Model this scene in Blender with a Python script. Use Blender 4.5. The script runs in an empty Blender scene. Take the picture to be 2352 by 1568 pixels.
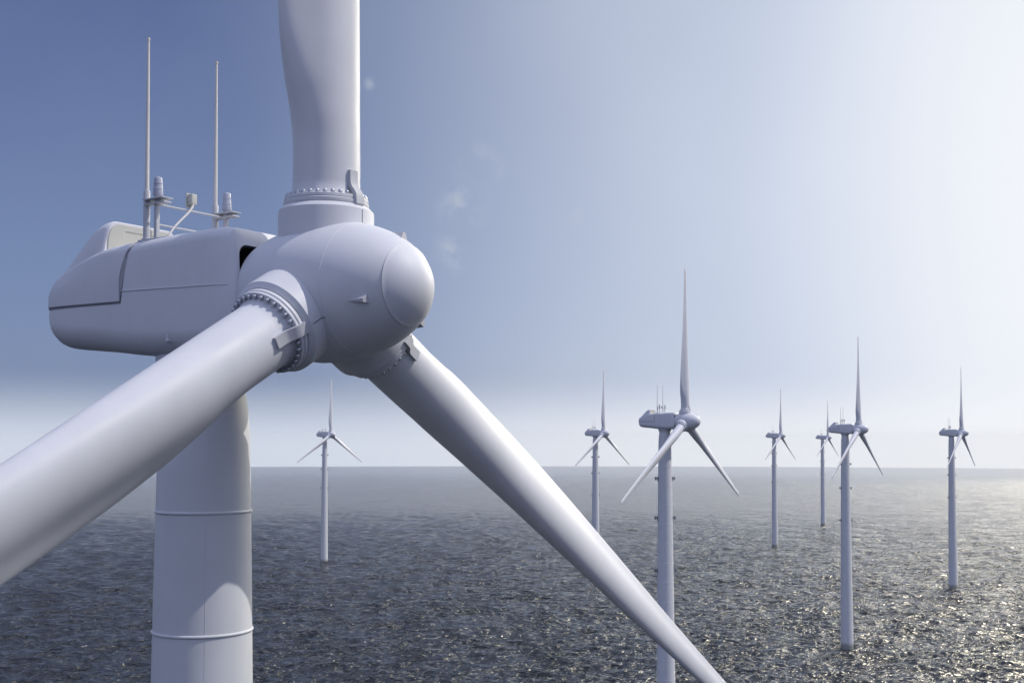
import bpy, bmesh, math, random
import numpy as np
from mathutils import Vector, Matrix

R = math.radians
random.seed(7)
scene = bpy.context.scene
COL = scene.collection

# ------------------------------------------------------------------ camera, sky, sun, exposure
CAM_H = 77.2
cam_d = bpy.data.cameras.new("camera")
cam = bpy.data.objects.new("camera", cam_d)
COL.objects.link(cam)
cam.location = (0, 0, CAM_H)
cam.rotation_euler = (R(92.0), 0, 0)
cam_d.sensor_width = 36
cam_d.lens = 2700 / 2352 * 36
cam_d.shift_y = 131.7 / 2352
cam_d.clip_start = 0.5
cam_d.clip_end = 60000
scene.camera = cam

SUN_AZ = 92.0      # clockwise from +Y (straight ahead)
SUN_EL = 51.0
sd = Vector((math.sin(R(SUN_AZ)) * math.cos(R(SUN_EL)), math.cos(R(SUN_AZ)) * math.cos(R(SUN_EL)), math.sin(R(SUN_EL))))
sun_d = bpy.data.lights.new("sun", 'SUN')
sun_d.energy = 2.7
sun_d.angle = R(0.5)
sun_d.color = (1.0, 0.95, 0.87)
sun = bpy.data.objects.new("sun", sun_d)
COL.objects.link(sun)
sun.rotation_euler = sd.to_track_quat('Z', 'Y').to_euler()
sun.location = (60, 10, 160)

world = bpy.data.worlds.new("World")
scene.world = world
world.use_nodes = True
nt = world.node_tree
nt.nodes.clear()


def N(nt, typ, **kw):
    n = nt.nodes.new(typ)
    for k, v in kw.items():
        setattr(n, k, v)
    return n


def math_node(nt, op, a, b=None, c=None, clamp=False):
    n = N(nt, 'ShaderNodeMath', operation=op, use_clamp=clamp)
    for i, v in enumerate((a, b, c)):
        if v is None:
            continue
        if isinstance(v, (int, float)):
            n.inputs[i].default_value = v
        else:
            nt.links.new(v, n.inputs[i])
    return n.outputs[0]


def mix_col(nt, fac, a, b, blend='MIX'):
    n = N(nt, 'ShaderNodeMix', data_type='RGBA', blend_type=blend)
    for sock, v in ((n.inputs[0], fac), (n.inputs[6], a), (n.inputs[7], b)):
        if isinstance(v, (int, float)):
            sock.default_value = v
        elif isinstance(v, tuple):
            sock.default_value = (v[0], v[1], v[2], 1)
        else:
            nt.links.new(v, sock)
    return n.outputs[2]


def smooth(nt, v, lo, hi, o0=0.0, o1=1.0):
    n = N(nt, 'ShaderNodeMapRange', interpolation_type='SMOOTHSTEP')
    nt.links.new(v, n.inputs[0])
    n.inputs[1].default_value = lo
    n.inputs[2].default_value = hi
    n.inputs[3].default_value = o0
    n.inputs[4].default_value = o1
    return n.outputs[0]


SKY_TINT = (0.072, 0.070, 0.082)
sky = N(nt, 'ShaderNodeTexSky', sky_type='NISHITA')
sky.sun_disc = False
sky.sun_elevation = R(SUN_EL)
sky.sun_rotation = R(SUN_AZ)
sky.air_density = 1.0
sky.dust_density = 1.0
sky.ozone_density = 1.5
tc = N(nt, 'ShaderNodeTexCoord')
sep = N(nt, 'ShaderNodeSeparateXYZ')
nt.links.new(tc.outputs['Generated'], sep.inputs[0])
dx, dy, dz = sep.outputs
# below the sea's edge the sky simply carries on with its lowest colour
up_only = N(nt, 'ShaderNodeCombineXYZ')
nt.links.new(dx, up_only.inputs[0])
nt.links.new(dy, up_only.inputs[1])
nt.links.new(math_node(nt, 'MAXIMUM', dz, 0.012), up_only.inputs[2])
nt.links.new(up_only.outputs[0], sky.inputs[0])


def sky_dot(azd, eld):
    a, e = R(azd), R(eld)
    d = N(nt, 'ShaderNodeVectorMath', operation='DOT_PRODUCT')
    nt.links.new(tc.outputs['Generated'], d.inputs[0])
    d.inputs[1].default_value = (math.sin(a) * math.cos(e), math.cos(a) * math.cos(e), math.sin(e))
    return d.outputs['Value']


wn = N(nt, 'ShaderNodeTexNoise')
wn.inputs['Scale'].default_value = 3.0
wn.inputs['Detail'].default_value = 3.0
nt.links.new(tc.outputs['Generated'], wn.inputs['Vector'])
veil = smooth(nt, wn.outputs['Fac'], 0.35, 0.75, -0.03, 0.05)
glow = math_node(nt, 'ADD', smooth(nt, sky_dot(46, 9), 0.46, 0.975), veil, clamp=True)
core = smooth(nt, sky_dot(34.5, 22), 0.984, 0.996)      # added bright sky patch, well off the sun, for glints on the sea
back = smooth(nt, sky_dot(190, 62), 0.15, 0.9)      # sky behind the viewer, brightened as added fill for the shaded turbine sides
hor = smooth(nt, dz, -0.01, 0.060, 1.0, 0.0)          # pale band low over the sea
base = mix_col(nt, 1.0, sky.outputs[0], SKY_TINT, 'MULTIPLY')
blue = mix_col(nt, smooth(nt, dz, -0.05, 0.45), (0.15, 0.225, 0.44), (0.088, 0.130, 0.29))
base = mix_col(nt, 0.7, base, blue)
c1 = mix_col(nt, glow, base, (0.69, 0.76, 0.895))
c1 = mix_col(nt, smooth(nt, sky_dot(44, 10), 0.83, 0.975), c1, (0.92, 0.94, 0.975))
high = smooth(nt, dz, 0.42, 0.80)                       # unseen overhead sky, brightened to light the sea and upper faces
c1 = mix_col(nt, high, c1, (0.66, 0.73, 0.88))
c1 = mix_col(nt, back, c1, (0.48, 0.54, 0.80))
wide = smooth(nt, sky_dot(60, 34), 0.88, 0.98)       # added wider glow beside that patch, to spread the glints
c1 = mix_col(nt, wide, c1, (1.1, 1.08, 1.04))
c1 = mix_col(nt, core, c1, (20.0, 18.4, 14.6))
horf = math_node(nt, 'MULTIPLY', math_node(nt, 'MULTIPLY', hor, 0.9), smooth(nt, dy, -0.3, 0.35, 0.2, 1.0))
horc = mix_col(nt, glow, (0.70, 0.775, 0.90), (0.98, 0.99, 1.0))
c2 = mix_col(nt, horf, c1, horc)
# a few faint wisps of cloud
cn = N(nt, 'ShaderNodeTexNoise')
cn.inputs['Scale'].default_value = 42.0
cn.inputs['Distortion'].default_value = 0.1
cn.inputs['Detail'].default_value = 7.0
cn.inputs['Roughness'].default_value = 0.6
cmap = N(nt, 'ShaderNodeMapping')
cmap.inputs['Location'].default_value = (3.17, 1.71, 0.43)
nt.links.new(tc.outputs['Generated'], cmap.inputs[0])
nt.links.new(cmap.outputs[0], cn.inputs['Vector'])


def wisp(px, py, rad):
    v = Vector(((px - 1176) / 2700, 1.0, (1010 - py) / 2700)).normalized()
    d = N(nt, 'ShaderNodeVectorMath', operation='DISTANCE')
    nt.links.new(tc.outputs['Generated'], d.inputs[0])
    d.inputs[1].default_value = v
    return smooth(nt, d.outputs['Value'], 0.0, rad, 1.0, 0.0)


w = wisp(1064, 476, 0.03)
for q in ((1095, 385, 0.028), (1035, 580, 0.024), (846, 185, 0.008), (1318, 490, 0.012)):
    w = math_node(nt, 'MAXIMUM', w, wisp(*q))
cf = math_node(nt, 'MULTIPLY', smooth(nt, cn.outputs['Fac'], 0.42, 0.72), w)
cf = math_node(nt, 'MULTIPLY', cf, 0.5)
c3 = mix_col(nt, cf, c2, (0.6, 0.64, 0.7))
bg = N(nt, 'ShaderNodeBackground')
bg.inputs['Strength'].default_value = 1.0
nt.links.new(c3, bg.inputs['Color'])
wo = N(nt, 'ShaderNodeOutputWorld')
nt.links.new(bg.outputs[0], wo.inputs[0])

scene.view_settings.view_transform = 'Standard'
scene.view_settings.look = 'None'
scene.view_settings.exposure = 0
scene.view_settings.gamma = 1
scene.render.engine = 'CYCLES'
scene.cycles.max_bounces = 6
scene.cycles.use_denoising = True
scene.cycles.volume_bounces = 3
scene.cycles.sample_clamp_indirect = 4

# ------------------------------------------------------------------ materials


def new_mat(name):
    m = bpy.data.materials.new(name)
    m.use_nodes = True
    return m, m.node_tree, m.node_tree.nodes['Principled BSDF']


def paint(name, col, rough=0.46, var=0.05, bump=0.0, streak=True):
    m, t, p = new_mat(name)
    co = N(t, 'ShaderNodeTexCoord')
    n1 = N(t, 'ShaderNodeTexNoise')
    n1.inputs['Scale'].default_value = 0.7
    n1.inputs['Detail'].default_value = 6
    t.links.new(co.outputs['Object'], n1.inputs['Vector'])
    mp = N(t, 'ShaderNodeMapping')
    mp.inputs['Scale'].default_value = (5, 5, 0.35)
    t.links.new(co.outputs['Object'], mp.inputs[0])
    n2 = N(t, 'ShaderNodeTexNoise')
    n2.inputs['Scale'].default_value = 1.0
    n2.inputs['Detail'].default_value = 5
    t.links.new(mp.outputs[0], n2.inputs['Vector'])
    a = smooth(t, n1.outputs['Fac'], 0.3, 0.7, 1 - var, 1.0)
    b = smooth(t, n2.outputs['Fac'], 0.45, 0.75, 1.0, 1 - var * 0.4)
    f = math_node(t, 'MULTIPLY', a, b)
    cc = N(t, 'ShaderNodeCombineColor')
    for i in range(3):
        t.links.new(math_node(t, 'MULTIPLY', f, col[i]), cc.inputs[i])
    t.links.new(cc.outputs[0], p.inputs['Base Color'])
    r = smooth(t, n1.outputs['Fac'], 0.3, 0.7, rough - 0.05, rough + 0.08)
    t.links.new(r, p.inputs['Roughness'])
    p.inputs['Specular IOR Level'].default_value = 0.3
    return m


M_WHITE = paint('white_paint', (0.64, 0.65, 0.695))
M_TOWER = paint('tower_paint', (0.61, 0.625, 0.66), 0.48, 0.05)


def weathered_foot(m):
    # wet, grown-over band where the waves wash the tower foot
    t = m.node_tree
    p = t.nodes['Principled BSDF']
    old = p.inputs['Base Color'].links[0].from_socket
    co = N(t, 'ShaderNodeTexCoord')
    sp = N(t, 'ShaderNodeSeparateXYZ')
    t.links.new(co.outputs['Object'], sp.inputs[0])
    n = N(t, 'ShaderNodeTexNoise')
    n.inputs['Scale'].default_value = 1.3
    n.inputs['Detail'].default_value = 5
    t.links.new(co.outputs['Object'], n.inputs['Vector'])
    h = math_node(t, 'ADD', sp.outputs[2], math_node(t, 'MULTIPLY', n.outputs['Fac'], -2.4))
    f = smooth(t, h, -0.4, 1.2, 0.75, 0.0)
    t.links.new(mix_col(t, f, old, (0.16, 0.17, 0.14)), p.inputs['Base Color'])


weathered_foot(M_TOWER)
M_CREAM = paint('cream_panel', (0.50, 0.50, 0.465), 0.5)
M_GREY = paint('grey_metal', (0.50, 0.51, 0.55), 0.42)
M_STEEL = paint('bolt_steel', (0.46, 0.48, 0.53), 0.3)
M_STEEL.node_tree.nodes['Principled BSDF'].inputs['Metallic'].default_value = 0.7
M_BRACKET = paint('bracket_steel', (0.20, 0.21, 0.25), 0.5)
M_DARK = paint('gap_shade', (0.012, 0.013, 0.016), 0.6)  # near-black colour stands in for the shade inside the nacelle's front gap
M_SEAM = paint('seam_filler', (0.17, 0.185, 0.22), 0.6)
M_BEACON = paint('beacon_lens', (0.42, 0.44, 0.54), 0.25)
M_CABLE = paint('cable_sheath', (0.66, 0.64, 0.62), 0.5)

# ------------------------------------------------------------------ mesh helpers


def mesh_obj(name, bm, mats, parent=None, loc=(0, 0, 0), angle=35, smooth_it=True):
    me = bpy.data.meshes.new(name)
    bmesh.ops.recalc_face_normals(bm, faces=bm.faces)
    bm.to_mesh(me)
    bm.free()
    if not isinstance(mats, (list, tuple)):
        mats = [mats]
    for m in mats:
        me.materials.append(m)
    if smooth_it:
        me.polygons.foreach_set('use_smooth', [True] * len(me.polygons))
        me.set_sharp_from_angle(angle=R(angle))
    o = bpy.data.objects.new(name, me)
    COL.objects.link(o)
    o.location = loc
    if parent:
        o.parent = parent
    return o


def loft(bm, rings, cap0=True, cap1=True, closed=True, mat=None):
    """rings: lists of equally many points"""
    vs = [[bm.verts.new(p) for p in r] for r in rings]
    n = len(rings[0])
    fs = []
    for a, b in zip(vs, vs[1:]):
        for i in range(n if closed else n - 1):
            j = (i + 1) % n
            fs.append(bm.faces.new((a[i], a[j], b[j], b[i])))
    if cap0:
        fs.append(bm.faces.new(vs[0][::-1]))
    if cap1:
        fs.append(bm.faces.new(vs[-1]))
    if mat is not None:
        for f in fs:
            f.material_index = mat
    return fs


def frame(d, up=None):
    d = Vector(d).normalized()
    up = Vector(up) if up else (Vector((0, 0, 1)) if abs(d.z) < 0.9 else Vector((1, 0, 0)))
    a = up.cross(d).normalized()
    b = d.cross(a).normalized()
    return a, b, d


def lathe(bm, prof, origin, axis, n=48, cap0=True, cap1=True, mat=None):
    """prof: [(distance along axis, radius)]"""
    a, b, d = frame(axis)
    o = Vector(origin)
    rings = [[o + d * t + (a * math.cos(2 * math.pi * i / n) + b * math.sin(2 * math.pi * i / n)) * max(r, 1e-4) for i in range(n)] for t, r in prof]
    return loft(bm, rings, cap0, cap1, True, mat)


def tube(bm, pts, r, n=10, mat=None):
    pts = [Vector(p) for p in pts]
    rings = []
    a = None
    for i, p in enumerate(pts):
        d = (pts[min(i + 1, len(pts) - 1)] - pts[max(i - 1, 0)]).normalized()
        if a is None:
            a = frame(d)[0]
        a = (a - d * a.dot(d)).normalized()
        b = d.cross(a)
        rr = r[i] if isinstance(r, (list, tuple)) else r
        rings.append([p + (a * math.cos(2 * math.pi * k / n) + b * math.sin(2 * math.pi * k / n)) * rr for k in range(n)])
    return loft(bm, rings, True, True, True, mat)


def box(bm, c, s, bev=0.0, mat=None, rot=None):
    b2 = bmesh.new()
    bmesh.ops.create_cube(b2, size=1)
    for v in b2.verts:
        v.co = Vector((v.co.x * s[0], v.co.y * s[1], v.co.z * s[2]))
    if bev:
        bmesh.ops.bevel(b2, geom=b2.edges[:] + b2.verts[:], offset=bev, segments=3, affect='EDGES', profile=0.5)
    M = Matrix.Translation(c) @ (rot.to_4x4() if rot else Matrix.Identity(4))
    mp = {v: bm.verts.new(M @ v.co) for v in b2.verts}
    for f in b2.faces:
        nf = bm.faces.new([mp[v] for v in f.verts])
        if mat is not None:
            nf.material_index = mat
    b2.free()


def rr(x, wd, zb, zt, rt, rb, lean=0.0, k=10, m=3):
    """rounded section across the nacelle at station x, going round from the bottom centre"""
    rt = min(rt, (zt - zb) * 0.48, wd * 0.95)
    rb = min(rb, (zt - zb) * 0.48, wd * 0.95)
    half = []
    for i in range(m):
        half.append(((wd - rb) * i / m, zb))
    for i in range(k + 1):
        t = -math.pi / 2 + math.pi / 2 * i / k
        half.append((wd - rb + rb * math.cos(t), zb + rb + rb * math.sin(t)))
    for i in range(1, 4):
        half.append((wd, zb + rb + (zt - rt - zb - rb) * i / 4))
    for i in range(k + 1):
        t = math.pi / 2 * i / k
        half.append((wd - rt + rt * math.cos(t), zt - rt + rt * math.sin(t)))
    for i in range(1, m + 1):
        half.append(((wd - rt) * (1 - i / m), zt))
    h = max(zt - zb, 1e-3)
    out = []
    pts = half + [(-y, z) for y, z in half[-2:0:-1]]
    for y, z in pts:
        s = 1 - lean * max(0.0, (z - (zb + h * 0.5)) / h) ** 1.3
        out.append(Vector((x, y * s, z)))
    return out


def interp(tab, t):
    for (a, va), (b, vb) in zip(tab, tab[1:]):
        if t <= b:
            u = (t - a) / (b - a)
            u = max(0, min(1, u))
            return va + (vb - va) * u
    return tab[-1][1]


def smooth_interp(tab, t):
    xs = [a for a, _ in tab]
    ys = [b for _, b in tab]
    n = len(xs)
    if t <= xs[0]:
        return ys[0]
    if t >= xs[-1]:
        return ys[-1]
    d = [(ys[i + 1] - ys[i]) / (xs[i + 1] - xs[i]) for i in range(n - 1)]
    mt = [d[0]] + [0 if d[i - 1] * d[i] <= 0 else 2 * d[i - 1] * d[i] / (d[i - 1] + d[i]) for i in range(1, n - 1)] + [d[-1]]
    for i in range(n - 1):
        if t <= xs[i + 1]:
            h = xs[i + 1] - xs[i]
            u = (t - xs[i]) / h
            return (ys[i] * (2 * u ** 3 - 3 * u ** 2 + 1) + h * mt[i] * (u ** 3 - 2 * u ** 2 + u)
                    + ys[i + 1] * (-2 * u ** 3 + 3 * u ** 2) + h * mt[i + 1] * (u ** 3 - u ** 2))


# ------------------------------------------------------------------ the setting: sea
EARTH = 312000.0


def drop(x, y):
    return -(x * x + y * y) / (2 * EARTH)


def build_sea():
    rs = np.concatenate([np.linspace(2, 250, 50)[:-1], 1 / np.linspace(1 / 250.0, 1 / 7600.0, 1150), np.linspace(7700, 8300, 4)])
    fr = np.radians(np.linspace(-27, 27, 1250))
    rest = np.radians(np.linspace(27, 333, 120))[1:-1]
    th = np.concatenate([fr, rest])
    nr, nth = len(rs), len(th)
    RR, TH = np.meshgrid(rs, th, indexing='ij')
    X = RR * np.sin(TH)
    Y = RR * np.cos(TH)
    Z = -(RR ** 2) / (2 * EARTH)
    dX = np.zeros_like(X)
    dY = np.zeros_like(X)
    H = np.zeros_like(X)
    rng = np.random.default_rng(5)
    dr = np.gradient(rs)[:, None]
    dth = np.abs(np.gradient(th))[None, :]
    nw = 130
    lam = np.exp(rng.uniform(np.log(1.4), np.log(16.0), nw))
    for l in lam:
        a = R(153) + rng.normal(0, R(38)) * (1.25 if l < 8 else 0.8)
        k = 2 * math.pi / l
        amp = 0.0075 * l ** 0.92 * rng.uniform(0.4, 1.3)
        kx, ky = math.sin(a) * k, math.cos(a) * k
        cell = np.maximum(dr, RR * dth)
        fade = np.clip((l / cell - 2.0) / 2.5, 0, 1)
        ph = kx * X + ky * Y + rng.uniform(0, 6.28)
        s, c = np.sin(ph), np.cos(ph)
        H += amp * fade * c
        dX -= amp * fade * s * math.sin(a) * 1.0
        dY -= amp * fade * s * math.cos(a) * 1.0
    co = np.stack([X + dX, Y + dY, Z + H], -1).reshape(-1, 3).astype(np.float32)
    idx = np.arange(nr * nth).reshape(nr, nth)
    nxt = np.roll(idx, -1, axis=1)
    q = np.stack([idx[:-1], nxt[:-1], nxt[1:], idx[1:]], -1).reshape(-1, 4).astype(np.int32)[:, ::-1]
    me = bpy.data.meshes.new('sea')
    me.vertices.add(len(co))
    me.vertices.foreach_set('co', co.ravel())
    me.loops.add(q.size)
    me.loops.foreach_set('vertex_index', q.ravel())
    me.polygons.add(len(q))
    me.polygons.foreach_set('loop_start', np.arange(0, q.size, 4, dtype=np.int32))
    me.polygons.foreach_set('use_smooth', np.ones(len(q), dtype=bool))
    me.update(calc_edges=True)
    m, t, p = new_mat('sea_water')
    g = N(t, 'ShaderNodeNewGeometry')
    p.inputs['IOR'].default_value = 1.33
    p.inputs['Base Color'].default_value = (0.017, 0.022, 0.031, 1)
    p.inputs['Roughness'].default_value = 0.1
    gn = N(t, 'ShaderNodeTexNoise')          # gusts: patches of rougher and calmer water
    gn.inputs['Scale'].default_value = 0.035
    gn.inputs['Detail'].default_value = 3.0
    t.links.new(g.outputs['Position'], gn.inputs['Vector'])
    gust = smooth(t, gn.outputs['Fac'], 0.33, 0.67, 0.55, 1.15)
    ln = N(t, 'ShaderNodeVectorMath', operation='LENGTH')     # the water lies calmer outside the wind farm
    t.links.new(g.outputs['Position'], ln.inputs[0])
    gust = math_node(t, 'MULTIPLY', gust, smooth(t, ln.outputs['Value'], 700, 3600, 1.0, 0.13))
    prev = None
    for sc, dist, det in ((0.42, 3.6, 2.5), (0.15, 4.2, 1.0), (0.035, 8.0, 2.0)):
        m0 = N(t, 'ShaderNodeMapping')
        m0.inputs['Rotation'].default_value = (0, 0, R(-27))
        t.links.new(g.outputs['Position'], m0.inputs[0])
        mp = N(t, 'ShaderNodeMapping')
        mp.inputs['Scale'].default_value = (0.7, 1.4, 1)
        t.links.new(m0.outputs[0], mp.inputs[0])
        n = N(t, 'ShaderNodeTexNoise')
        n.inputs['Scale'].default_value = sc
        n.inputs['Detail'].default_value = det
        n.inputs['Roughness'].default_value = 0.5
        n.inputs['Distortion'].default_value = 0.8
        t.links.new(mp.outputs[0], n.inputs['Vector'])
        b = N(t, 'ShaderNodeBump')
        t.links.new(gust, b.inputs['Strength'])
        b.inputs['Distance'].default_value = dist
        t.links.new(n.outputs['Fac'], b.inputs['Height'])
        if prev:
            t.links.new(prev, b.inputs['Normal'])
        prev = b.outputs[0]
    t.links.new(prev, p.inputs['Normal'])
    me.materials.append(m)
    o = bpy.data.objects.new('sea', me)
    COL.objects.link(o)
    o['kind'] = 'structure'
    o['label'] = 'dark choppy sea running out to a pale horizon'


build_sea()

# ------------------------------------------------------------------ the turbine
HUB_H = 81.54
HUB_X = 5.2
ROT = R(-34)
HC = Vector((HUB_X, 0, HUB_H))            # rotor centre in turbine space; nose points to +x


def add_part(name, bm, mats, parent, angle=35, origin=None):
    return mesh_obj(name, bm, mats, parent, angle=angle)


# blade in its own space: root centre of the rotor at origin, span along +z, nose along +x, leading edge +y
CHORD = [(2.7, 1.98), (3.6, 1.98), (4.4, 1.99), (5.2, 2.09), (6.3, 2.36), (7.6, 2.58), (9.2, 2.66), (12, 2.58), (20, 1.96), (26, 1.48), (30, 1.22), (33, 1.03), (34.4, 0.92), (34.9, 0.74), (35.0, 0.6)]
LEAD = [(2.7, 0.99), (3.6, 0.99), (6, 0.99), (8, 0.99), (12, 1.0), (20, 0.94), (28, 0.84), (33, 0.76), (34.4, 0.70), (35.0, 0.58)]
THICK = [(2.7, 1.0), (3.6, 1.0), (4.6, 0.97), (6.0, 0.82), (7.6, 0.66), (9.5, 0.54), (12, 0.44), (20, 0.32), (28, 0.26), (35, 0.24)]
TWIST = [(2.7, 16), (8, 15), (12, 12), (20, 6), (28, 2), (35, 0)]


def airfoil(ch, le, th, tw, z, n=48):
    pts = []
    circ = max(0.0, min(1.0, (th - 0.30) / 0.70))
    circ = circ * circ * (3 - 2 * circ)
    tw = R(tw)
    for i in range(n):
        t = 2 * math.pi * i / n
        # u: 0 at leading edge .. 1 trailing edge
        u = 0.5 - 0.5 * math.cos(t)
        sgn = 1 if t <= math.pi else -1
        tk = 5 * (0.2969 * math.sqrt(u) - 0.126 * u - 0.3516 * u * u + 0.2843 * u ** 3 - 0.1036 * u ** 4)
        foil = sgn * tk * th * ch + (0.03 * ch if True else 0) * math.sin(math.pi * u) * (1 - circ)
        rnd = math.sin(t) * ch * th * 0.5
        if sgn > 0:      # hollow towards the trailing edge on the nose side
            foil -= 0.085 * th * ch * math.exp(-((u - 0.78) / 0.18) ** 2)
        v = foil * (1 - circ) + rnd * circ
        y = le - u * ch
        x = v
        pts.append(Vector((x * math.cos(tw) + y * math.sin(tw), y * math.cos(tw) - x * math.sin(tw), z)))
    return pts


def rot_about_axis(phi):
    """phi: 0 = up, positive turns the blade towards -y (seen from the nose: to the left)"""
    return Matrix.Translation(HC) @ Matrix.Rotation(phi, 4, 'X')


def bm_xform(bm, M):
    bmesh.ops.transform(bm, matrix=M, verts=bm.verts)
    return bm


NB = 33


def make_turbine(detail=True):
    root = bpy.data.objects.new('wind_turbine', None)
    COL.objects.link(root)
    root.empty_display_size = 2
    # ---- tower
    prof = [(-6, 2.4), (0, 2.35), (20, 2.14), (40, 1.93), (60, 1.69), (70, 1.555), (75, 1.475), (77.3, 1.435), (78.2, 1.36), (78.75, 1.27), (79.05, 1.25),
            (79.3, 1.29), (79.45, 1.40), (79.5, 1.42), (79.85, 1.42)]
    pz = [z for z, _ in prof]
    bm = bmesh.new()
    zs = sorted(set([float(z) for z in np.linspace(-6, 70, 40)] + [z for z in pz if z >= 70]))
    lathe(bm, [(z, interp(prof, z)) for z in zs], (0, 0, 0), (0, 0, 1), n=96)
    tower = add_part('tower', bm, M_TOWER, root, 30)
    # long weld down the side
    bm = bmesh.new()
    aa = R(-73) - ROT
    for s in (0,):
        pts = [(math.cos(aa) * (interp(prof, z) + 0.001), math.sin(aa) * (interp(prof, z) + 0.001), z) for z in np.linspace(1, 74.8, 30)]
        tube(bm, pts, 0.007, 6)
    add_part('weld_seam', bm, M_TOWER, tower)
    z = 74.95
    zl = [74.95, 71.2]
    while zl[-1] > 5:
        zl.append(zl[-1] - 4.4)
    for z in zl:
        r = interp(prof, z)
        bm = bmesh.new()
        lathe(bm, [(-0.055, r - 0.02), (-0.05, r + 0.012), (-0.03, r + 0.034), (0, r + 0.042), (0.03, r + 0.034), (0.05, r + 0.012), (0.055, r - 0.02)], (0, 0, z), (0, 0, 1), n=96, cap0=False, cap1=False)
        add_part('flange_ring', bm, M_TOWER, tower, 60)
    # hooked brackets, three pairs
    for z in (68.5, 59.5, 47.5):
        for s in (1, -1):
            a0 = R(8) - ROT + (0 if s > 0 else math.pi)
            r = interp(prof, z)
            d = Vector((math.cos(a0), math.sin(a0), 0))
            bm = bmesh.new()
            tube(bm, [d * (r - 0.05) + Vector((0, 0, z)), d * (r + 0.62) + Vector((0, 0, z + 0.02))], 0.15, 8)
            tube(bm, [d * (r + 0.12) + Vector((0, 0, z - 0.62)), d * (r + 0.14) + Vector((0, 0, z + 0.45))], 0.13, 8)
            tube(bm, [d * (r + 0.62) + Vector((0, 0, z - 0.38)), d * (r + 0.66) + Vector((0, 0, z + 0.36))], 0.19, 8)
            add_part('bracket', bm, M_BRACKET, tower)

    # ---- nacelle (x measured from the rotor centre)
    def xh(v):
        return Vector((v.x + HUB_X, v.y, v.z + HUB_H))
    ZT = [(-11.12, 0.42), (-11.06, 0.66), (-10.9, 0.84), (-10.5, 1.04), (-9.8, 1.28), (-8.8, 1.58), (-7.8, 1.79), (-7.0, 1.88), (-5, 1.98), (-2.6, 2.02), (-2.3, 2.0), (-2.0, 1.93)]
    ZB = [(-11.12, -0.72), (-11.06, -0.92), (-10.9, -1.10), (-10.5, -1.25), (-9.8, -1.34), (-8.6, -1.44), (-5.5, -1.74), (-2, -1.80)]
    WD = [(-11.12, 1.50), (-11.06, 1.62), (-10.9, 1.72), (-10.5, 1.80), (-9.5, 1.87), (-7, 1.91), (-3.0, 1.93), (-2.6, 1.90), (-2.3, 1.82), (-2.0, 1.66)]

    def sec(x, e=0.0, zb=None, inset=0.0, rt=None, rb=0.80):
        rt = interp([(-9.6, 0.13), (-8.2, 0.24), (-6.8, 0.42)], x)
        return [xh(p) for p in rr(x, smooth_interp(WD, x) + e - inset, (smooth_interp(ZB, x) if zb is None else zb) + inset, smooth_interp(ZT, x) + e - inset * 2.2,
                                  rt if not inset else rt - 0.1, rb if zb is None else 0.01, lean=interp([(-10.9, 0.22), (-8.0, 0.12)], x))]
    bm = bmesh.new()
    xs = [-11.12, -11.09, -11.06, -11.0, -10.9, -10.7, -10.5, -10.2, -9.8, -9.4, -9, -8.5, -8, -7.6, -7, -6, -5, -4, -3.4, -3, -2.8, -2.6, -2.45, -2.3, -2.2]
    rings = [sec(x) for x in xs]
    body_n = len(rings)
    for x, i in ((-2.12, 0.02), (-2.05, 0.06), (-2.01, 0.11), (-2.0, 0.16), (-2.0, 0.24)):
        rings.append([xh(Vector((x, p.y, p.z - HUB_H))) for p in [Vector((0, q.y, q.z)) for q in sec(-2.2, inset=i)]])


    def lean_back(rs):      # the front face leans back towards its top
        for r_ in rs:
            for p in r_:
                t_ = max(0.0, (p.x - HUB_X + 4.0) / 2.0)
                p.x -= 0.22 * t_ * max(0.0, (p.z - HUB_H - 0.2) / 1.8) ** 1.4
    lean_back(rings)
    loft(bm, rings, True, False, mat=0)
    r2 = []
    for x, i in ((-2.0, 0.24), (-2.04, 0.27), (-2.9, 0.28)):
        r2.append([xh(Vector((x, p.y, p.z - HUB_H))) for p in [Vector((0, q.y, q.z)) for q in sec(-2.2, inset=i)]])
    lean_back(r2[:2])
    loft(bm, r2, False, True, mat=1)
    nac = add_part('nacelle', bm, [M_WHITE, M_DARK], root, 32)
    # raised rear cover with its lower lip
    bm = bmesh.new()
    rings = [sec(x, e=0.04, zb=(0.02 - 0.015 * (x + 7))) for x in (-11.12, -11.09, -11.06, -11.0, -10.9, -10.7, -10.5, -10.2, -9.8, -9.4, -9, -8.5, -8, -7.6, -7.1, -7.0)]
    rings[0] = [Vector((p.x - 0.04, p.y, p.z)) for p in rings[0]]

    def slant(rs):          # the cover's front edge runs forward over the shoulder
        for r_ in rs:
            for p in r_:
                p.x += 0.42 * max(0.0, (p.z - HUB_H - 0.85) / 1.0) ** 1.3
    slant(rings[-2:])
    loft(bm, rings)
    cover = add_part('rear_cover', bm, M_WHITE, nac, 32)
    bm = bmesh.new()      # dark groove under and in front of the cover
    rings = [sec(x, e=0.012, zb=(-0.05 - 0.015 * (x + 7))) for x in (-11.12, -11.09, -11.06, -11.0, -10.9, -10.7, -10.5, -10.2, -9.8, -9.4, -9, -8.5, -8, -7.6, -7.1, -6.96)]
    rings[0] = [Vector((p.x - 0.015, p.y, p.z)) for p in rings[0]]
    slant(rings[-2:])
    loft(bm, rings)
    add_part('cover_gasket', bm, M_SEAM, cover, 32)
    # hood on the back of the roof
    bm = bmesh.new()
    rings = []
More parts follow.
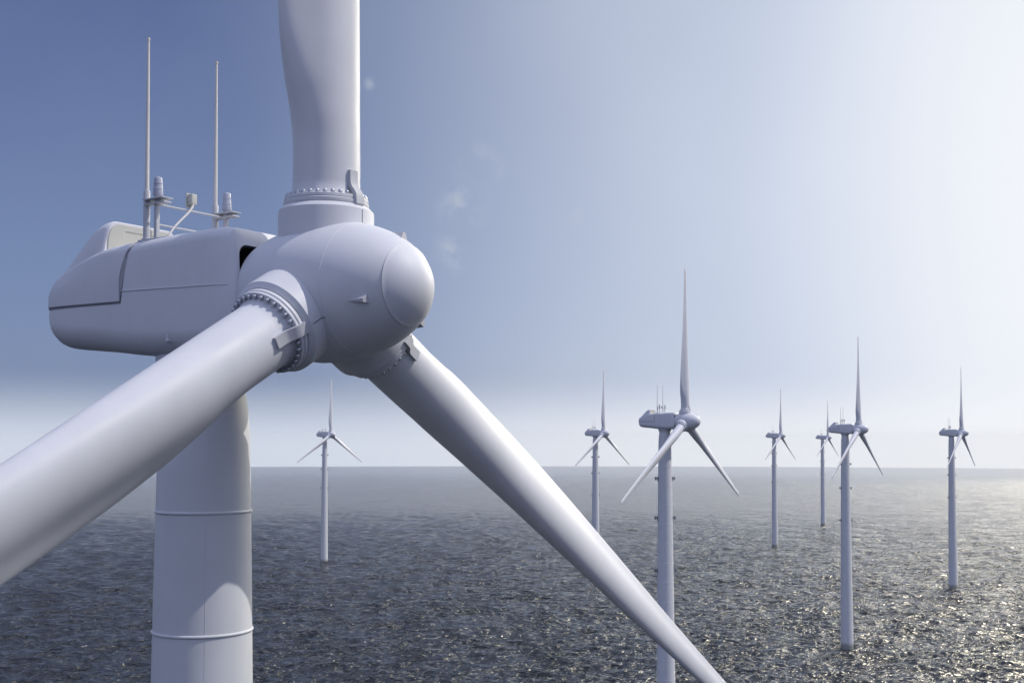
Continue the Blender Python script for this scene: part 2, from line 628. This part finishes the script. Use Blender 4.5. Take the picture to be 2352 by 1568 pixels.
    for x, wt, zt in ((-11.05, 1.56, 0.78), (-10.7, 1.66, 1.12), (-10.2, 1.68, 1.62), (-9.7, 1.68, 2.10), (-9.4, 1.68, 2.38), (-9.2, 1.67, 2.54), (-9.0, 1.66, 2.67), (-8.8, 1.65, 2.76), (-8.6, 1.64, 2.81),
                      (-8.4, 1.63, 2.83), (-8.32, 1.61, 2.82), (-8.28, 1.58, 2.79)):
        zb = 0.6
        rings.append([xh(p) for p in rr(x, wt, zb, zt, 0.30, 0.05, lean=0.50)])
    loft(bm, rings)
    hood = add_part('cooler_hood', bm, M_WHITE, nac, 32)
    # hood front: cream face with a sunk panel
    bm = bmesh.new()
    fr = [xh(Vector((-8.27, p.y, p.z))) for p in rr(0, 1.44, 1.60, 2.73, 0.28, 0.05, lean=0.34)]
    fr2 = [xh(Vector((-8.245, p.y * 0.985, p.z - 0.01))) for p in rr(0, 1.44, 1.60, 2.73, 0.28, 0.05, lean=0.34)]
    fi = [xh(Vector((-8.245, p.y, p.z))) for p in rr(0, 0.86, 1.66, 2.54, 0.06, 0.05, lean=0.20)]
    fi2 = [xh(Vector((-8.275, p.y, p.z))) for p in rr(0, 0.83, 1.69, 2.51, 0.06, 0.05, lean=0.20)]
    loft(bm, [fr, fr2, fi, fi2])
    add_part('hood_front_panel', bm, M_CREAM, hood, 30)
    # side beads
    for s in (-1, 1):
        bm = bmesh.new()
        pts = [Vector((x + HUB_X, s * (smooth_interp(WD, x) + 0.004), HUB_H + 0.22 + (x + 2.1) * -0.026)) for x in np.linspace(-6.92, -2.25, 14)]
        tube(bm, pts, 0.018, 8)
        add_part('side_seam', bm, M_WHITE, nac)
        # little wedge vent low on the flank
        bm = bmesh.new()
        x0, z0 = -4.70, -1.37
        wy = s * 1.80
        P = [Vector((x0 - 0.07, wy, z0)), Vector((x0 + 0.11, wy, z0)), Vector((x0 + 0.02, wy, z0 + 0.36)),
             Vector((x0 - 0.06, wy + s * 0.17, z0 + 0.02)), Vector((x0 + 0.10, wy + s * 0.17, z0 + 0.02)), Vector((x0 + 0.01, wy + s * 0.10, z0 + 0.35))]
        v = [bm.verts.new(xh(p)) for p in P]
        for f in ((0, 1, 2), (3, 5, 4), (0, 3, 4, 1), (1, 4, 5, 2), (2, 5, 3, 0)):
            bm.faces.new([v[i] for i in f])
        add_part('vent_wedge', bm, M_GREY, nac)
    # dark roof hatch strip where the masts stand
    bm = bmesh.new()
    box(bm, xh(Vector((-5.95, 0, 1.94))), (1.5, 3.0, 0.12), 0.03)
    add_part('mast_plinth', bm, M_GREY, nac)
    # yaw ring beneath
    bm = bmesh.new()
    lathe(bm, [(0, 1.46), (0.04, 1.52), (0.22, 1.52), (0.26, 1.46)], (0, 0, 79.62), (0, 0, 1), n=64)
    add_part('yaw_ring', bm, M_GREY, nac)

    # ---- masts and lights on the roof
    for s in (-1, 1):
        b0 = xh(Vector((-6.37, s * 1.41, 1.90)))
        bm = bmesh.new()
        lathe(bm, [(0, 0.14), (0.12, 0.14), (0.13, 0.105), (1.62, 0.105), (1.66, 0.09), (1.66, 0.07)], b0, (0, 0, 1), n=20)
        ant = add_part('antenna', bm, M_GREY, root)
        bm = bmesh.new()
        lathe(bm, [(1.60, 0.070), (6.45, 0.038), (6.46, 0.05), (6.54, 0.05), (6.55, 0.02)], b0, (0, 0, 1), n=16)
        add_part('antenna_rod', bm, M_CABLE, ant)
        c = xh(Vector((-5.82, s * 1.42, 3.24)))
        bm = bmesh.new()
        lathe(bm, [(0.02, 0.087), (0.08, 0.157), (0.09, 0.161), (0.26, 0.148), (0.27, 0.157), (0.30, 0.157), (0.31, 0.144), (0.44, 0.135), (0.45, 0.144), (0.48, 0.144), (0.49, 0.131), (0.60, 0.126),
                   (0.65, 0.109), (0.67, 0.070)], c, (0, 0, 1), n=24)
        bc = add_part('beacon_light', bm, M_BEACON, root, 30)
        bm = bmesh.new()
        box(bm, c + Vector((-0.02, 0, -0.03)), (0.95, 0.46, 0.035), 0.01)
        box(bm, c + Vector((-0.02, 0.0, -0.16)), (0.95, 0.30, 0.05), 0.01)
        lathe(bm, [(-0.14, 0.10), (0.03, 0.10)], c, (0, 0, 1), n=16)
        add_part('beacon_shelf', bm, M_GREY, bc)
        bm = bmesh.new()
        box(bm, c + Vector((-0.05, 0, -0.78)), (0.13, 0.13, 1.22), 0.01)
        box(bm, c + Vector((-0.05, 0, -1.36)), (0.3, 0.3, 0.05), 0.01)
        add_part('beacon_post', bm, M_GREY, bc)
    for z in (3.06, 2.42):
        bm = bmesh.new()
        tube(bm, [xh(Vector((-5.87, -1.42, z))), xh(Vector((-5.87, 1.42, z)))], 0.034, 10)
        add_part('cross_rail', bm, M_GREY, root)
    bm = bmesh.new()
    c = xh(Vector((-5.78, -0.08, 3.42)))
    box(bm, c, (0.20, 0.22, 0.34), 0.025)
    box(bm, c + Vector((-0.13, 0, -0.02)), (0.05, 0.30, 0.46), 0.012)
    box(bm, c + Vector((-0.08, 0, -0.27)), (0.06, 0.10, 0.22), 0.01)
    sens = add_part('wind_sensor', bm, M_CREAM, root)
    bm = bmesh.new()
    pts = []
    P0, P1, P2, P3 = [xh(Vector(p)) for p in ((-5.72, -0.10, 3.26), (-5.66, -0.25, 2.85), (-5.62, -1.0, 2.55), (-5.66, -1.22, 1.86))]
    for i in range(21):
        t = i / 20
        pts.append(P0 * (1 - t) ** 3 + P1 * 3 * t * (1 - t) ** 2 + P2 * 3 * t * t * (1 - t) + P3 * t ** 3)
    tube(bm, pts, 0.034, 10)
    add_part('cable', bm, M_CABLE, sens)

    # ---- spinner
    SP = [(-2.12, 1.35), (-2.10, 1.54), (-2.05, 1.62), (-1.75, 1.745), (-1.2, 1.89), (-0.6, 2.0)] + [(float(x), 2.07 * (1 - max(0.0, x / 3.70) ** 2.08) ** 0.5) for x in np.linspace(-0.1, 3.1, 17)]
    bm = bmesh.new()
    tt = [-2.12, -2.11, -2.10, -2.08, -2.05, -1.95, -1.8, -1.7] + [float(x) for x in np.linspace(-1.6, 3.1, 44)]
    lathe(bm, [(x, smooth_interp(SP, x)) for x in tt], HC, (1, 0, 0), n=96)
    spin = add_part('spinner', bm, M_WHITE, root, 40)
    bm = bmesh.new()
    def rn(x):
        return 2.07 * max(0.0, 1 - (x / 3.70) ** 2.08) ** 0.5
    NC = [(3.108, rn(3.1) - 0.25), (3.108, rn(3.1) - 0.012), (3.125, rn(3.1) + 0.006)]
    for i in range(1, 22):
        t = math.pi / 2 * i / 21
        x = 3.125 + (3.70 - 3.125) * math.sin(t)
        NC.append((x, rn(x) + 0.006 * math.cos(t)))
    lathe(bm, NC, HC, (1, 0, 0), n=96, cap0=True, cap1=True)
    add_part('nose_cap', bm, M_WHITE, spin, 50)
    for x in (1.5,):
        bm = bmesh.new()
        r = smooth_interp(SP, x)
        lathe(bm, [(x - 0.014, r - 0.01), (x - 0.009, r + 0.008), (x + 0.009, r + 0.006), (x + 0.014, r - 0.01)], HC, (1, 0, 0), n=96, cap0=False, cap1=False)
        add_part('panel_seam', bm, M_WHITE, spin, 60)
    for deg in (79, 199, 319):
        a = R(deg)
        o_ = Vector((0, math.cos(a), math.sin(a)))
        sdir = Vector((0, -math.sin(a), math.cos(a)))
        x0, x1 = 2.22, 2.78
        r0, r1 = smooth_interp(SP, x0), smooth_interp(SP, x1)
        X = Vector((1, 0, 0))
        P = [HC + X * x0 + o_ * (r0 - 0.01), HC + X * x1 + o_ * (r1 - 0.02) + sdir * 0.17, HC + X * x1 + o_ * (r1 - 0.02) - sdir * 0.11, HC + X * (x1 - 0.03) + o_ * (r1 + 0.20) + sdir * 0.08, HC + X * (x1 - 0.03) + o_ * (r1 + 0.20) - sdir * 0.03]
        bm = bmesh.new()
        v = [bm.verts.new(p) for p in P]
        for f in ((0, 3, 1), (0, 4, 3), (0, 2, 4), (1, 3, 4, 2), (0, 1, 2)):
            bm.faces.new([v[i] for i in f])
        add_part('spinner_fin', bm, M_GREY, spin, 20)
    for kk, phi in enumerate((0, R(120), R(-120))):
        M = rot_about_axis(phi)
        bm = bmesh.new()
        lathe(bm, [(0.5, 1.41), (2.30, 1.405), (2.36, 1.40), (2.47, 1.285), (2.49, 1.27), (2.49, 1.1)], (0, 0, 0), (0, 0, 1), n=96, cap0=False)
        col = add_part('blade_collar', bm_xform(bm, M), M_WHITE, spin, 30)
        bm = bmesh.new()
        box(bm, Vector((1.402, 0, 1.95)), (0.016, 0.03, 0.74))
        add_part('collar_seam', bm_xform(bm, M), M_SEAM, col)
        # seam that runs on from the collar over the spinner
        bm = bmesh.new()
        xs_ = [float(x) for x in np.linspace(1.40, 1.5, 3)]
        tube(bm, [Vector((x, 0, smooth_interp(SP, x) + 0.001)) for x in np.linspace(1.3, 1.52, 4)], 0.012, 6)
        add_part('collar_seam', bm_xform(bm, M), M_SEAM, col)
        # ring
        bm = bmesh.new()
        lathe(bm, [(2.40, 1.19), (2.50, 1.19), (2.51, 1.245), (2.53, 1.255), (2.62, 1.255), (2.64, 1.235), (2.645, 1.21), (2.66, 1.235), (2.74, 1.235), (2.76, 1.215), (2.76, 0.9)], (0, 0, 0), (0, 0, 1), n=96, cap0=False, cap1=False)
        ringm = bmesh.new()
        blade_bm = bmesh.new()
        zs = [2.6, 2.82, 2.9, 3.2, 3.6] + [float(x) for x in np.linspace(3.8, 12, 34)] + [float(x) for x in np.linspace(12.8, 33, 26)] + [33.6, 34.0, 34.4, 34.7, 34.9, 35.0]
        rings = []
        for z in zs:
            ch, le, th, tw = smooth_interp(CHORD, z), smooth_interp(LEAD, z), smooth_interp(THICK, z), smooth_interp(TWIST, z)
            if z < 2.95:
                k = {2.6: 1.10, 2.82: 1.06, 2.9: 1.01}.get(z, 1.0)
                ch, le = ch * k, le * k
            rings.append(airfoil(ch, le, th, tw, z))
        loft(blade_bm, rings)
        ringm.free()
        bl = add_part('blade', bm_xform(blade_bm, M), M_WHITE, root, 50)
        add_part('root_ring', bm_xform(bm, M), M_WHITE, bl, 30)
        # strap over the ring on the nose side
        bm = bmesh.new()
        rings = []
        for z, x in ((2.46, 1.30), (2.50, 1.335), (2.70, 1.325), (2.80, 1.30), (2.90, 1.24), (3.02, 1.14), (3.15, 1.09), (3.50, 1.085)):
            rings.append([Vector((x, -0.16, z)), Vector((x, 0.16, z)), Vector((x - 0.13, 0.16, z)), Vector((x - 0.13, -0.16, z))])
        loft(bm, rings)
        add_part('strap', bm_xform(bm, M), M_GREY, bl, 25)
        if detail:
            for i in range(NB):
                a = 2 * math.pi * (i + 0.5) / NB
                if abs(math.atan2(math.sin(a), math.cos(a))) < 0.13:
                    continue
                bm = bmesh.new()
                lathe(bm, [(0, 0.082), (0.012, 0.084), (0.014, 0.064), (0.08, 0.062), (0.105, 0.046), (0.118, 0.014)], (1.145 * math.cos(a), 1.145 * math.sin(a), 2.755), (0, 0, 1), n=12)
                add_part('bolt', bm_xform(bm, M), M_STEEL, bl, 40)
    return root


def kids(o):
    return [c for c in bpy.data.objects if c.parent == o]


def copy_tree(o, children, parent=None, skip=('bolt',)):
    c = o.copy()
    COL.objects.link(c)
    c.parent = parent
    for ch in children.get(o.name, []):
        if ch.name.split('.')[0] in skip:
            continue
        copy_tree(ch, children, c, skip)
    return c


def ray_xy(px, D):
    return ((px - 1176) / 2700 * D, D)


def place(o, px, D, label):
    """px: column of the rotor centre, D: its distance ahead of the camera"""
    hx, hy = ray_xy(px, D)
    ax = Vector((math.cos(ROT), math.sin(ROT), 0))
    x, y = hx - HUB_X * ax.x, hy - HUB_X * ax.y
    o.location = (x, y, drop(x, y))
    o.rotation_euler = (0, 0, ROT)
    o['label'] = label
    o['category'] = 'wind turbine'
    o['group'] = 'offshore wind turbines'


main = make_turbine()
children = {}
for ob in bpy.data.objects:
    if ob.parent:
        children.setdefault(ob.parent.name, []).append(ob)
place(main, 747, 34.6, 'huge white turbine close up, its hub and blades filling the left half')
for px, D, label in (
        (760, 756, 'small lone turbine on the left, seen beneath the big turbine hub'),
        (1386, 652, 'small turbine whose tower foot is hidden behind the long slanting blade of the nearest turbine'),
        (1574, 268, 'second largest turbine, its tower running out of the bottom of the picture'),
        (1793, 868, 'small turbine standing between the second largest turbine and the distant overlapping pair'),
        (1901, 1098, 'smallest and farthest turbine, its blade reaching behind a larger tower to its right'),
        (1972, 440.5, 'middle sized turbine with full tower in view, in front of the tiniest one'),
        (2208, 621, 'rightmost turbine standing in the glittering water')):
    t = copy_tree(main, children)
    place(t, px, D, label)

# ------------------------------------------------------------------ haze
HAZE = 0.00005
bm = bmesh.new()
bmesh.ops.create_cube(bm, size=1)
for v in bm.verts:
    v.co = Vector((v.co.x * 17000, v.co.y * 17000, -113 + (v.co.z + 0.5) * (118 + 113)))
me = bpy.data.meshes.new('haze')
bm.to_mesh(me)
bm.free()
hz = bpy.data.objects.new('haze', me)
COL.objects.link(hz)
hz['kind'] = 'stuff'
hz['label'] = 'thin pale sea haze'
m = bpy.data.materials.new('haze_air')
m.use_nodes = True
t = m.node_tree
t.nodes.clear()
pv = N(t, 'ShaderNodeVolumePrincipled')
pv.inputs['Color'].default_value = (0.97, 0.98, 1.0, 1)
pv.inputs['Density'].default_value = HAZE
pv.inputs['Anisotropy'].default_value = 0.1
oo = N(t, 'ShaderNodeOutputMaterial')
t.links.new(pv.outputs[0], oo.inputs['Volume'])
me.materials.append(m)
